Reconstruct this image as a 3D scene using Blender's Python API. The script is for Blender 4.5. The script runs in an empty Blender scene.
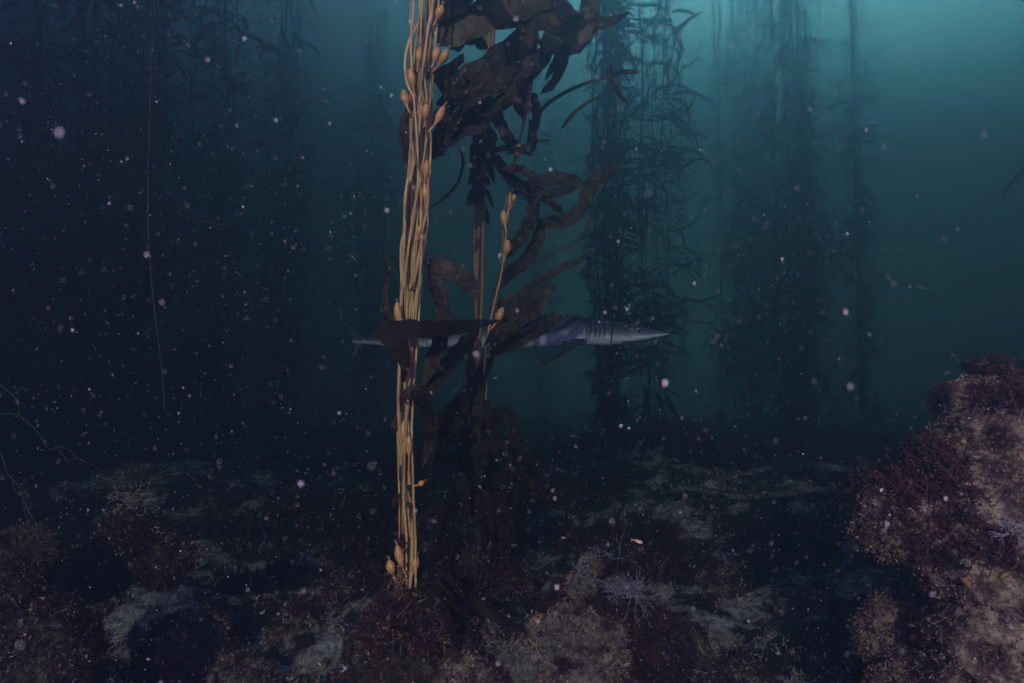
import bpy, math, random
import numpy as np
from mathutils import Vector, Matrix, noise
R = math.radians
scene = bpy.context.scene
col = scene.collection

# ------------------------------------------------------------------ camera
CAM = Vector((0.0, 0.0, 1.2))
FPX = 731.0                       # focal length in pixels of a 1024 px wide frame
PITCH = math.atan((390 - 341.5) / FPX)
cam_d = bpy.data.cameras.new("camera")
cam_d.sensor_width = 36.0
cam_d.lens = 36.0 * FPX / 1024.0
cam_d.clip_start = 0.05
cam_d.clip_end = 500
cam_d.dof.use_dof = True
cam_d.dof.focus_distance = 2.7
cam_d.dof.aperture_fstop = 7.1
cam = bpy.data.objects.new("camera", cam_d)
cam.location = CAM
cam.rotation_euler = (R(90) + PITCH, 0, 0)
col.objects.link(cam)
scene.camera = cam

# ------------------------------------------------------------------ light
SUN_TRAVEL = Vector((0.10, 1.0, -0.31)).normalized()      # the way the light travels
sun_el = math.asin(-SUN_TRAVEL.z)
sun_az = math.atan2(-SUN_TRAVEL.x, -SUN_TRAVEL.y)          # from +Y, clockwise
strobe_sun_d = bpy.data.lights.new("strobe_sun", 'SUN')  # stands in for the photographer's strobes behind the camera
strobe_sun_d.energy = 5.0
strobe_sun_d.angle = R(0.6)
strobe_sun_d.color = (1.0, 0.93, 0.85)
strobe_sun = bpy.data.objects.new("strobe_sun", strobe_sun_d)
strobe_sun.rotation_euler = SUN_TRAVEL.to_track_quat('-Z', 'Y').to_euler()
col.objects.link(strobe_sun)

# the world: a tinted sky with a strong teal glow painted in ahead and to the
# right of the camera, standing for a gap in a canopy that is not built
world = bpy.data.worlds.new("World")
scene.world = world
world.use_nodes = True
nt = world.node_tree
nt.nodes.clear()
out = nt.nodes.new('ShaderNodeOutputWorld')
bg = nt.nodes.new('ShaderNodeBackground')
bg.inputs['Strength'].default_value = 0.15
sky = nt.nodes.new('ShaderNodeTexSky')
sky.sky_type = 'NISHITA'
sky.sun_disc = False
sky.sun_elevation = sun_el
sky.sun_rotation = sun_az
tc = nt.nodes.new('ShaderNodeTexCoord')
GLOW_DIR = Vector((0.56, 1.0, 0.64)).normalized()
dot = nt.nodes.new('ShaderNodeVectorMath'); dot.operation = 'DOT_PRODUCT'
dot.inputs[1].default_value = GLOW_DIR
nt.links.new(tc.outputs['Generated'], dot.inputs[0])
mx = nt.nodes.new('ShaderNodeMath'); mx.operation = 'MAXIMUM'; mx.inputs[1].default_value = 0
nt.links.new(dot.outputs['Value'], mx.inputs[0])
pw = nt.nodes.new('ShaderNodeMath'); pw.operation = 'POWER'; pw.inputs[1].default_value = 9.5
nt.links.new(mx.outputs[0], pw.inputs[0])
mixc = nt.nodes.new('ShaderNodeMix'); mixc.data_type = 'RGBA'
mixc.inputs['A'].default_value = (0.02, 0.018, 0.02, 1)
mixc.inputs['B'].default_value = (56.0, 104.0, 104.0, 1)
nt.links.new(pw.outputs[0], mixc.inputs['Factor'])
mul = nt.nodes.new('ShaderNodeMix'); mul.data_type = 'RGBA'; mul.blend_type = 'MULTIPLY'
mul.inputs['Factor'].default_value = 1.0
hs = nt.nodes.new('ShaderNodeHueSaturation'); hs.inputs['Saturation'].default_value = 0.25
nt.links.new(sky.outputs[0], hs.inputs['Color'])
nt.links.new(hs.outputs[0], mul.inputs['A'])
nt.links.new(mixc.outputs['Result'], mul.inputs['B'])
add = nt.nodes.new('ShaderNodeMix'); add.data_type = 'RGBA'; add.blend_type = 'ADD'
add.inputs['Factor'].default_value = 1.0
nt.links.new(mul.outputs['Result'], add.inputs['A'])
add.inputs['B'].default_value = (2.4, 0.1, 7.0, 1)
nt.links.new(add.outputs['Result'], bg.inputs['Color'])
nt.links.new(bg.outputs[0], out.inputs[0])

vs = scene.view_settings
vs.view_transform = 'Standard'; vs.look = 'None'; vs.exposure = 0.4; vs.gamma = 1.0
scene.cycles.use_denoising = True
scene.cycles.denoiser = 'OPENIMAGEDENOISE'
scene.cycles.max_bounces = 5
scene.cycles.diffuse_bounces = 2
scene.cycles.glossy_bounces = 2
scene.cycles.transmission_bounces = 2
scene.cycles.transparent_max_bounces = 8
scene.cycles.volume_bounces = 0
scene.cycles.caustics_reflective = False
scene.cycles.caustics_refractive = False

# ------------------------------------------------------------------ the water, as air would be: one closed box
HX, HY0, HY1, HZ0, HZ1 = 22.0, -1.6, 30.0, -2.5, 12.0
def haze_box():
    v = [(x, y, z) for z in (HZ0, HZ1) for y in (HY0, HY1) for x in (-HX, HX)]
    f = [(0, 2, 3, 1), (4, 5, 7, 6), (0, 1, 5, 4), (2, 6, 7, 3), (0, 4, 6, 2), (1, 3, 7, 5)]
    me = bpy.data.meshes.new("haze"); me.from_pydata(v, [], f)
    o = bpy.data.objects.new("haze", me); o['kind'] = 'stuff'
    o['label'] = 'blue green sea water that fades everything farther off'
    o['category'] = 'water'
    m = bpy.data.materials.new("water_volume"); m.use_nodes = True
    t = m.node_tree; t.nodes.clear()
    mo = t.nodes.new('ShaderNodeOutputMaterial'); pv = t.nodes.new('ShaderNodeVolumePrincipled')
    pv.inputs['Density'].default_value = 0.36
    pv.inputs['Color'].default_value = (0.30, 0.45, 0.72, 1)
    pv.inputs['Absorption Color'].default_value = (0.08, 0.20, 0.54, 1)
    pv.inputs['Anisotropy'].default_value = 0.82
    t.links.new(pv.outputs[0], mo.inputs['Volume'])
    me.materials.append(m)
    col.objects.link(o)
    return o
haze_box()

#BODY
rnd = random.Random(11)
rng = np.random.default_rng(5)
CP, SP = math.cos(PITCH), math.sin(PITCH)
def P(px, py, d):
    """a point at distance d ahead of the lens, read off the photograph"""
    a = (px - 512) / FPX; b = (341.5 - py) / FPX
    return Vector((CAM.x + d * a, CAM.y + d * (CP - b * SP), CAM.z + d * (SP + b * CP)))

# ------------------------------------------------------------------ numpy noise
def _h(ix, iy, iz):
    n = (ix * 374761393 + iy * 668265263 + iz * 2147483647 + 1013904223) & 0xffffffff
    n = ((n ^ (n >> 13)) * 1274126177) & 0xffffffff
    n = ((n ^ (n >> 16)) * 2246822519) & 0xffffffff
    return ((n ^ (n >> 15)) & 0xffff) / 65535.0
def vn(x, y, z):
    x = np.asarray(x, float); y = np.asarray(y, float) + 0 * x; z = np.asarray(z, float) + 0 * x
    ix, iy, iz = np.floor(x).astype(np.int64), np.floor(y).astype(np.int64), np.floor(z).astype(np.int64)
    fx, fy, fz = x - ix, y - iy, z - iz
    fx, fy, fz = [f * f * (3 - 2 * f) for f in (fx, fy, fz)]
    r = 0
    for dx in (0, 1):
        for dy in (0, 1):
            for dz in (0, 1):
                w = (fx if dx else 1 - fx) * (fy if dy else 1 - fy) * (fz if dz else 1 - fz)
                r = r + w * _h(ix + dx, iy + dy, iz + dz)
    return r * 2 - 1
def fbm(x, y, z, s=1.0, octv=5, gain=0.5):
    a, r, t = 1.0, 0, 0
    x = np.asarray(x) * s; y = np.asarray(y) * s; z = np.asarray(z) * s
    for o in range(octv):
        r = r + a * vn(x + 17.3 * o, y - 5.1 * o, z + 9.7 * o); t += a
        a *= gain; x = x * 2.03; y = y * 2.03; z = z * 2.03
    return r / t

# ------------------------------------------------------------------ materials
def mat(name, stops, scale=6.0, rough=0.7, bump=0.3, bscale=None, detail=6, trans=0.0, spec=0.3, musg=0.0, stretch=None, sss=0.0, obj_rand=0.0, grain=0.0):
    m = bpy.data.materials.new(name); m.use_nodes = True
    t = m.node_tree; N = t.nodes; L = t.links
    b = N['Principled BSDF']
    c = N.new('ShaderNodeTexCoord')
    src = c.outputs['Object']
    if stretch:
        mp = N.new('ShaderNodeMapping'); mp.inputs['Scale'].default_value = stretch
        L.new(src, mp.inputs[0]); src = mp.outputs[0]
    n = N.new('ShaderNodeTexNoise'); n.inputs['Scale'].default_value = scale; n.inputs['Detail'].default_value = detail
    n.inputs['Roughness'].default_value = 0.65
    L.new(src, n.inputs['Vector'])
    r = N.new('ShaderNodeValToRGB')
    e = r.color_ramp.elements
    while len(e) < len(stops): e.new(0.5)
    for k, (p_, c_) in enumerate(stops):
        e[k].position = p_; e[k].color = (*c_, 1)
    L.new(n.outputs['Fac'], r.inputs[0])
    colo = r.outputs[0]
    if grain:
        gn_ = N.new('ShaderNodeTexNoise'); gn_.inputs['Scale'].default_value = grain; gn_.inputs['Detail'].default_value = 4; gn_.inputs['Roughness'].default_value = 0.8
        L.new(src, gn_.inputs['Vector'])
        gr = N.new('ShaderNodeValToRGB'); gr.color_ramp.elements[0].position = .36; gr.color_ramp.elements[0].color = (.22, .2, .2, 1); gr.color_ramp.elements[1].position = .62; gr.color_ramp.elements[1].color = (1.2, 1.18, 1.15, 1)
        L.new(gn_.outputs['Fac'], gr.inputs[0])
        gm = N.new('ShaderNodeMix'); gm.data_type = 'RGBA'; gm.blend_type = 'MULTIPLY'; gm.inputs['Factor'].default_value = 1.0
        L.new(colo, gm.inputs['A']); L.new(gr.outputs[0], gm.inputs['B']); colo = gm.outputs['Result']
    if obj_rand:
        oi = N.new('ShaderNodeObjectInfo'); hs = N.new('ShaderNodeHueSaturation')
        ma = N.new('ShaderNodeMapRange'); ma.inputs['To Min'].default_value = 1 - obj_rand; ma.inputs['To Max'].default_value = 1 + obj_rand
        L.new(oi.outputs['Random'], ma.inputs[0]); L.new(ma.outputs[0], hs.inputs['Value']); L.new(colo, hs.inputs['Color'])
        colo = hs.outputs[0]
    L.new(colo, b.inputs['Base Color'])
    b.inputs['Roughness'].default_value = rough
    b.inputs['Specular IOR Level'].default_value = spec
    if bump:
        n2 = N.new('ShaderNodeTexNoise'); n2.inputs['Scale'].default_value = bscale or scale * 4; n2.inputs['Detail'].default_value = 5
        L.new(src, n2.inputs['Vector'])
        bp = N.new('ShaderNodeBump'); bp.inputs['Strength'].default_value = bump; bp.inputs['Distance'].default_value = 0.01
        L.new(n2.outputs['Fac'], bp.inputs['Height']); L.new(bp.outputs[0], b.inputs['Normal'])
    if trans:
        tr = N.new('ShaderNodeBsdfTranslucent'); ms = N.new('ShaderNodeMixShader'); ms.inputs[0].default_value = trans
        L.new(colo, tr.inputs[0]); L.new(b.outputs[0], ms.inputs[1]); L.new(tr.outputs[0], ms.inputs[2])
        L.new(ms.outputs[0], N['Material Output'].inputs['Surface'])
    return m

M = {}
M['stipe'] = mat('golden_stipe', [(0.3, (0.30, 0.14, 0.05)), (0.55, (0.54, 0.32, 0.12)), (0.75, (0.78, 0.54, 0.26))], 16, 0.45, 0.35, 60, stretch=(1, 1, 0.35), spec=0.35, obj_rand=.28)
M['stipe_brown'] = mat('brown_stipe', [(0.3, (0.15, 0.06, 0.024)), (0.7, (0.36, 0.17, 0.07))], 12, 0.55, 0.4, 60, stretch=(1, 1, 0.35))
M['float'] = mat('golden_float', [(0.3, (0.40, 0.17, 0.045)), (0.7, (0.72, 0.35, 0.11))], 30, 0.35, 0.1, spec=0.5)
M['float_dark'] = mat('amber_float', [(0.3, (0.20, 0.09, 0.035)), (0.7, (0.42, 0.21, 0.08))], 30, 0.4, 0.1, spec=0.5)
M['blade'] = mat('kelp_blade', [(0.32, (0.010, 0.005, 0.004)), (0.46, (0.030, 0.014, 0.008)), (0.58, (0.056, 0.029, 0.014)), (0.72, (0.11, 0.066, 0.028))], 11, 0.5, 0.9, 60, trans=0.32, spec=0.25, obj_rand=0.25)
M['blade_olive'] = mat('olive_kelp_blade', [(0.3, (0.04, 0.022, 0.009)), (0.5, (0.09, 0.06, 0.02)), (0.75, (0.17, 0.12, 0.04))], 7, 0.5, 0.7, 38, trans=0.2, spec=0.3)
M['blade_dark'] = mat('dark_kelp_blade', [(0.3, (0.008, 0.004, 0.003)), (0.55, (0.020, 0.010, 0.006)), (0.75, (0.045, 0.024, 0.011))], 14, 0.7, 0.9, 60, trans=0.2, spec=0.15, obj_rand=.3)  # darker version of the kelp blade colour
M['holdfast'] = mat('holdfast', [(0.3, (0.015, 0.009, 0.006)), (0.7, (0.06, 0.036, 0.018))], 20, 0.8, 0.5)
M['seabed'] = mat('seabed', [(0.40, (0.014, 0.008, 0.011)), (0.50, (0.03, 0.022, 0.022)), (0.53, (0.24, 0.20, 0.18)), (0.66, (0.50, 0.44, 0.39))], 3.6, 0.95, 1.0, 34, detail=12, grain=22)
M['rock'] = mat('encrusted_rock', [(0.36, (0.03, 0.013, 0.018)), (0.46, (0.11, 0.055, 0.055)), (0.53, (0.24, 0.16, 0.11)), (0.62, (0.36, 0.24, 0.17)), (0.74, (0.42, 0.27, 0.24))], 13, 0.95, 0.9, 40, detail=9, grain=45)
M['rock_pale'] = mat('pale_rubble', [(0.34, (0.03, 0.022, 0.022)), (0.48, (0.11, 0.09, 0.07)), (0.62, (0.20, 0.17, 0.13)), (0.78, (0.30, 0.25, 0.20))], 9, 0.95, 0.9, 45, detail=9, grain=45)
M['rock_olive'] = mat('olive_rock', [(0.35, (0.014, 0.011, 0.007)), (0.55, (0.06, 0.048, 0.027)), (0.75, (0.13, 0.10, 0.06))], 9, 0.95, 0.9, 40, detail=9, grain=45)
def flat(name, c, rough=0.8, var=0.35, trans=0.0, spec=0.2):
    d = tuple(x * (1 - var) for x in c); e = tuple(min(1, x * (1 + var)) for x in c)
    return mat(name, [(0.3, d), (0.7, e)], 18, rough, 0.0, trans=trans, spec=spec)
M['t_tan'] = flat('tan_turf', (0.34, 0.20, 0.135), var=.6)
M['t_grey'] = flat('grey_turf', (0.28, 0.20, 0.17), var=.6)
M['t_maroon'] = flat('maroon_algae', (0.095, 0.030, 0.036), var=0.5, trans=0.2)
M['t_pink'] = flat('pink_coralline', (0.30, 0.13, 0.14))
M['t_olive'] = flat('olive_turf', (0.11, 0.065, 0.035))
M['forest_stipe'] = flat('darkened_kelp_stipe', (0.035, 0.020, 0.012))  # stipe colour darkened so the far plants read as unlit silhouettes
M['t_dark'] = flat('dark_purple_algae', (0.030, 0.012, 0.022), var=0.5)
M['t_white'] = flat('shell_white', (0.75, 0.70, 0.62), spec=0.5, rough=0.4)
M['orange'] = flat('orange_sponge', (0.34, 0.13, 0.06))
M['yellow'] = flat('yellow_sponge', (0.36, 0.25, 0.07))
M['coral'] = flat('pale_violet_branches', (0.30, 0.26, 0.34))
M['strand'] = flat('tan_strand', (0.20, 0.15, 0.09))
M['strand_dim'] = flat('dim_strand', (0.06, 0.05, 0.035))
M['snow'] = flat('drifting_specks', (0.70, 0.58, 0.58), trans=0.3)
M['scrap'] = flat('beige_scrap', (0.62, 0.52, 0.40), trans=0.3)
M['fish'] = flat('orange_fish', (0.90, 0.30, 0.14), rough=0.3, spec=0.6)
M['fish_pale'] = flat('pale_fish', (0.85, 0.75, 0.65), rough=0.3, spec=0.6)
M['eye'] = flat('dark_eye', (0.012, 0.012, 0.014), rough=0.1, spec=0.8)
M['eye_ring'] = flat('pale_eye_ring', (0.50, 0.52, 0.52), rough=0.4)
M['gill'] = flat('gill_slit', (0.05, 0.06, 0.07))

# shark skin: dark above, white below (the animal's own countershading)
def shark_mat():
    m = bpy.data.materials.new('shark_skin'); m.use_nodes = True
    t = m.node_tree; N = t.nodes; L = t.links; b = N['Principled BSDF']
    at = N.new('ShaderNodeAttribute'); at.attribute_name = 'shade_side'
    tcx = N.new('ShaderNodeTexCoord')
    n = N.new('ShaderNodeTexNoise'); n.inputs['Scale'].default_value = 14; n.inputs['Detail'].default_value = 6
    L.new(tcx.outputs['Object'], n.inputs['Vector'])
    m1 = N.new('ShaderNodeMath'); m1.operation = 'MULTIPLY_ADD'; m1.inputs[1].default_value = 0.22; m1.inputs[2].default_value = -0.11
    L.new(n.outputs['Fac'], m1.inputs[0])
    m2 = N.new('ShaderNodeMath'); m2.operation = 'ADD'
    L.new(m1.outputs[0], m2.inputs[0]); L.new(at.outputs['Fac'], m2.inputs[1])
    r = N.new('ShaderNodeValToRGB'); e = r.color_ramp.elements; e.new(0.5); e.new(0.4)
    for k, (p_, c_) in enumerate([(0.22, (0.88, 0.88, 0.88)), (0.34, (0.34, 0.36, 0.38)), (0.48, (0.13, 0.15, 0.18)), (0.78, (0.03, 0.045, 0.07))]):
        e[k].position = p_; e[k].color = (*c_, 1)
    L.new(m2.outputs[0], r.inputs[0]); L.new(r.outputs[0], b.inputs['Base Color'])
    b.inputs['Roughness'].default_value = 0.5; b.inputs['Specular IOR Level'].default_value = 0.35
    return m
M['shark'] = shark_mat()

# ------------------------------------------------------------------ mesh building
class MB:
    def __init__(s): s.v = []; s.f = []; s.m = []; s.n = 0
    def add(s, v, f, mi=0):
        v = np.asarray([tuple(q) for q in v] if not isinstance(v, np.ndarray) else v, float)
        s.v.append(v); s.f.extend([tuple(int(i) + s.n for i in q) for q in f]); s.m.extend([mi] * len(f)); s.n += len(v)
    def tube(s, pts, rad, seg=6, mi=0):
        pts = [Vector(p) for p in pts]
        if not isinstance(rad, (list, tuple)): rad = [rad] * len(pts)
        V = []; F = []; side = None
        for i, p in enumerate(pts):
            t = (pts[min(i + 1, len(pts) - 1)] - pts[max(i - 1, 0)])
            t = t.normalized() if t.length > 1e-9 else Vector((0, 0, 1))
            if side is None: side = t.orthogonal().normalized()
            side = (side - t * side.dot(t)); side = side.normalized() if side.length > 1e-6 else t.orthogonal().normalized()
            up = t.cross(side)
            for k in range(seg):
                a = 2 * math.pi * k / seg
                V.append(p + (side * math.cos(a) + up * math.sin(a)) * rad[i])
        for i in range(len(pts) - 1):
            for k in range(seg):
                k2 = (k + 1) % seg
                F.append((i * seg + k, i * seg + k2, (i + 1) * seg + k2, (i + 1) * seg + k))
        F.append(tuple(range(seg))[::-1]); F.append(tuple((len(pts) - 1) * seg + k for k in range(seg)))
        s.add(V, F, mi)
    def sheet(s, pts, hw, nrm, ruffle=0.15, freq=40.0, cross=4, r=rnd, twist=0.0, mi=0, phase=None):
        """a kelp blade: a ruffled leaf with real curvature, along pts, half widths hw"""
        pts = [Vector(p) for p in pts]; V = []; F = []
        ph = r.random() * 6.28 if phase is None else phase; ph2 = ph + 2.1; acc = 0.0; nrm = Vector(nrm)
        for i, p in enumerate(pts):
            if i: acc += (p - pts[i - 1]).length
            t = pts[min(i + 1, len(pts) - 1)] - pts[max(i - 1, 0)]
            t = t.normalized() if t.length > 1e-9 else Vector((0, 0, 1))
            nn = nrm - t * nrm.dot(t); nn = nn.normalized() if nn.length > 1e-4 else t.orthogonal().normalized()
            if twist: nn = Matrix.Rotation(twist * i / len(pts), 3, t) @ nn
            sd = t.cross(nn); w = hw[i]
            for k in range(cross + 1):
                u = -1 + 2 * k / cross
                z = w * ruffle * (u * u) * (.55 + .45 * math.sin(freq * .23 * acc + ph + u)) * math.sin(freq * (.8 if u < 0 else .62) * acc + 1.8 * math.sin(freq * .31 * acc + ph2) + (ph if u < 0 else ph2)) + w * 0.06 * math.sin(freq * 1.27 * acc + 3 * u + 2 * math.sin(freq * .4 * acc) + ph) - w * 0.10 * u * u
                e = 1 + 0.10 * math.sin(freq * 0.8 * acc + ph2 + u)
                V.append(p + sd * (u * w * e) + nn * z)
        c = cross + 1
        for i in range(len(pts) - 1):
            for k in range(cross):
                F.append((i * c + k, i * c + k + 1, (i + 1) * c + k + 1, (i + 1) * c + k))
        s.add(V, F, mi)
    def ball(s, c, r3, seg=10, rings=7, axis=None, mi=0, pear=0.0):
        """an egg: long radius r3[2] along axis, thinned toward the stem end by pear"""
        c = Vector(c); ax = Vector(axis or (0, 0, 1)).normalized(); sx = ax.orthogonal().normalized(); sy = ax.cross(sx)
        V = []; F = []
        for i in range(rings + 1):
            th = math.pi * i / rings; zz = -math.cos(th); rr = max(math.sin(th), 0.04) * (1 + pear * zz)
            for k in range(seg):
                a = 2 * math.pi * k / seg
                V.append(c + sx * (math.cos(a) * rr * r3[0]) + sy * (math.sin(a) * rr * r3[1]) + ax * (zz * r3[2]))
        for i in range(rings):
            for k in range(seg):
                k2 = (k + 1) % seg
                F.append((i * seg + k, i * seg + k2, (i + 1) * seg + k2, (i + 1) * seg + k))
        F.append(tuple(range(seg))[::-1]); F.append(tuple(rings * seg + k for k in range(seg)))
        s.add(V, F, mi)
    def mesh(s, name, mats, smooth=True):
        me = bpy.data.meshes.new(name)
        v = np.concatenate(s.v) if s.v else np.zeros((0, 3))
        me.from_pydata(v.tolist(), [], s.f)
        mats = mats if isinstance(mats, (list, tuple)) else [mats]
        for m in mats: me.materials.append(m)
        if len(mats) > 1: me.polygons.foreach_set('material_index', s.m)
        if smooth: me.polygons.foreach_set('use_smooth', [True] * len(me.polygons))
        me.update()
        return me
    def build(s, name, mats, parent=None, smooth=True):
        return put(name, s.mesh(name, mats, smooth), parent)
def put(name, me, parent=None):
    """link a mesh given in world coordinates; under a parent its vertices are moved to the parent's frame"""
    o = bpy.data.objects.new(name, me); col.objects.link(o)
    if parent is not None:
        o.parent = parent
        if parent.location.length > 0:
            me.transform(Matrix.Translation(-parent.location))
    return o
def tag(o, label=None, cat=None, group=None, kind=None):
    if label: o['label'] = label
    if cat: o['category'] = cat
    if group: o['group'] = group
    if kind: o['kind'] = kind
    return o
def thing(name, loc, label, cat, group=None):
    o = bpy.data.objects.new(name, None); o.location = loc; o.empty_display_size = 0.1; col.objects.link(o)
    return tag(o, label, cat, group)
def spline(ctrl, n):
    """Catmull-Rom through tuples of any length"""
    c = [np.array(q, float) for q in ctrl]; c = [2 * c[0] - c[1]] + c + [2 * c[-1] - c[-2]]
    res = []; segs = len(c) - 3
    for i in range(n):
        u = i / (n - 1) * segs; k = min(int(u), segs - 1); t = u - k
        a, b, d, e = c[k:k + 4]
        res.append(0.5 * ((2 * b) + (d - a) * t + (2 * a - 5 * b + 4 * d - e) * t * t + (3 * b - a - 3 * d + e) * t ** 3))
    return res

# ------------------------------------------------------------------ the sea floor
MOUNDS = [(-0.55, 3.6, 0.22, 0.8), (0.55, 4.6, 0.20, 0.9), (1.6, 5.6, 0.30, 1.1), (-2.4, 4.6, 0.28, 1.0), (2.6, 8.0, 0.5, 1.8), (-4.0, 7.5, 0.5, 1.8), (0.5, 8.5, 0.3, 1.6), (1.3, 6.6, 0.25, 0.9)]
def ground(x, y):
    x = np.asarray(x, float); y = np.asarray(y, float)
    z = 0.34 * fbm(x, y, 0 * x, 0.45, 3) + 0.22 * fbm(x, y, 0 * x + 4, 1.6, 5, 0.55) + 0.02
    z = z + 0.022 * np.clip(y - 3.2, 0, 6)
    for mx_, my_, h_, r_ in MOUNDS:
        z = z + h_ * np.exp(-((x - mx_) ** 2 + (y - my_) ** 2) / (r_ * r_))
    return z
def gz(x, y): return float(ground(np.array([x]), np.array([y]))[0])
def seabed():
    ny, nx = 340, 400
    t = np.linspace(0, 1, ny); ys = -1.45 + 31.0 * t ** 1.9
    u = np.linspace(-1, 1, nx); xs = 21.5 * np.sign(u) * np.abs(u) ** 1.7
    X, Y = np.meshgrid(xs, ys); Z = ground(X, Y) + 0.05 * fbm(X, Y, X * 0, 6.0, 4, 0.65)
    V = np.stack([X, Y, Z], -1).reshape(-1, 3)
    i = np.arange(ny - 1)[:, None] * nx + np.arange(nx - 1)[None, :]; i = i.ravel()
    F = np.stack([i, i + 1, i + nx + 1, i + nx], 1)
    me = bpy.data.meshes.new('seabed'); me.from_pydata(V.tolist(), [], F.tolist())
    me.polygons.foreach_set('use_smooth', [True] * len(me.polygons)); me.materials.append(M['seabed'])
    o = put('seabed', me); tag(o, kind='structure')
seabed()

# tufts of turf: little pointed leaves, vectorised
def tufts(pos, nor, size, leaves, spread, width, mats_idx, seed=1, curl=0.4):
    """pos, nor (n,3); size (n,), mats_idx (n,) -> verts, faces, material indices"""
    g = np.random.default_rng(seed); n = len(pos)
    d = nor[:, None, :] + spread * g.normal(size=(n, leaves, 3)); d /= np.linalg.norm(d, axis=2, keepdims=True)
    sd = np.cross(d, g.normal(size=(n, leaves, 3))); sd /= np.linalg.norm(sd, axis=2, keepdims=True) + 1e-9
    L_ = size[:, None, None] * (0.5 + 0.8 * g.random((n, leaves, 1)))
    b = pos[:, None, :] + 0.15 * L_ * g.normal(size=(n, leaves, 3)) - d * 0.004
    k = curl * g.normal(size=(n, leaves, 3)) * L_ * 0.4
    mid = b + d * L_ * 0.5 + k * 0.4; tip = b + d * L_ + k
    w = L_ * width
    V = np.stack([b, mid + sd * w, tip, mid - sd * w], 2).reshape(-1, 3)
    F = np.arange(n * leaves * 4).reshape(-1, 4).tolist()
    mi = np.repeat(mats_idx, leaves).tolist()
    return V, F, mi
def tuft_object(name, pos, nor, size, leaves, spread, width, midx, mats, parent=None, seed=1):
    V, F, mi = tufts(pos, nor, size, leaves, spread, width, midx, seed)
    me = bpy.data.meshes.new(name); me.from_pydata(V.tolist(), [], F)
    for m in mats: me.materials.append(m)
    me.polygons.foreach_set('material_index', mi)
    return put(name, me, parent)
TM = [M['t_tan'], M['t_grey'], M['t_maroon'], M['t_pink'], M['t_olive'], M['t_dark'], M['t_white']]

def floor_cover():
    g = np.random.default_rng(21)
    # short pale turf and dark algae by patch
    n = 42000
    Y = 1.9 + 8.5 * g.random(n) ** 1.7; X = (g.random(n) * 2 - 1) * (0.85 * Y + 0.6)
    Z = ground(X, Y)
    pm = fbm(X, Y, X * 0 + 2, 1.1, 5, 0.65)
    dark = pm < 0.0
    pick = g.random(n)
    mi = np.where(dark, np.where(pick < 0.7, 5, 2), np.where(pick < 0.45, 1, np.where(pick < 0.85, 0, np.where(pick < 0.97, 3, 6))))
    size = np.where(dark, 0.05 + 0.07 * g.random(n), 0.010 + 0.020 * g.random(n))
    pos = np.stack([X, Y, Z], 1); nor = np.tile([0, -0.2, 1.0], (n, 1))
    s = dark
    a = tuft_object('dark_red_algae', pos[s], nor[s], size[s], 9, 0.75, 0.12, mi[s], TM, seed=3)
    tag(a, 'dark purple red algae covering the hollows of the sea floor', 'algae', kind='stuff')
    s = ~dark
    b = tuft_object('algal_turf', pos[s], nor[s], size[s], 6, 0.95, 0.12, mi[s], TM, seed=4)
    tag(b, 'short pale algal turf on the silt patches of the sea floor', 'turf', kind='stuff')
floor_cover()

# ------------------------------------------------------------------ rocks
def lobe(mb, c, r, seed, sub=40, amp=0.35, squash=(1, 1, 0.85)):
    nu, nv = sub * 2, sub
    th = np.linspace(0.0, math.pi, nv + 1)[:, None]; ph = np.linspace(0, 2 * math.pi, nu, endpoint=False)[None, :]
    D = np.stack([np.sin(th) * np.cos(ph), np.sin(th) * np.sin(ph), np.cos(th) + 0 * ph], -1).reshape(-1, 3)
    Q = D * 1.0 + np.array([seed * 3.1, seed * 1.7, seed * 0.9])
    k = 1 + amp * fbm(Q[:, 0], Q[:, 1], Q[:, 2], 1.4, 3) + amp * 0.55 * fbm(Q[:, 0], Q[:, 1], Q[:, 2], 4.5, 4, 0.6)
    Vt = np.array(c)[None] + D * (r * k)[:, None] * np.array(squash)[None]
    F = []
    for i in range(nv):
        for j in range(nu):
            j2 = (j + 1) % nu; F.append((i * nu + j, (i + 1) * nu + j, (i + 1) * nu + j2, i * nu + j2))
    mb.add(Vt, F)
    return Vt, D
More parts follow.
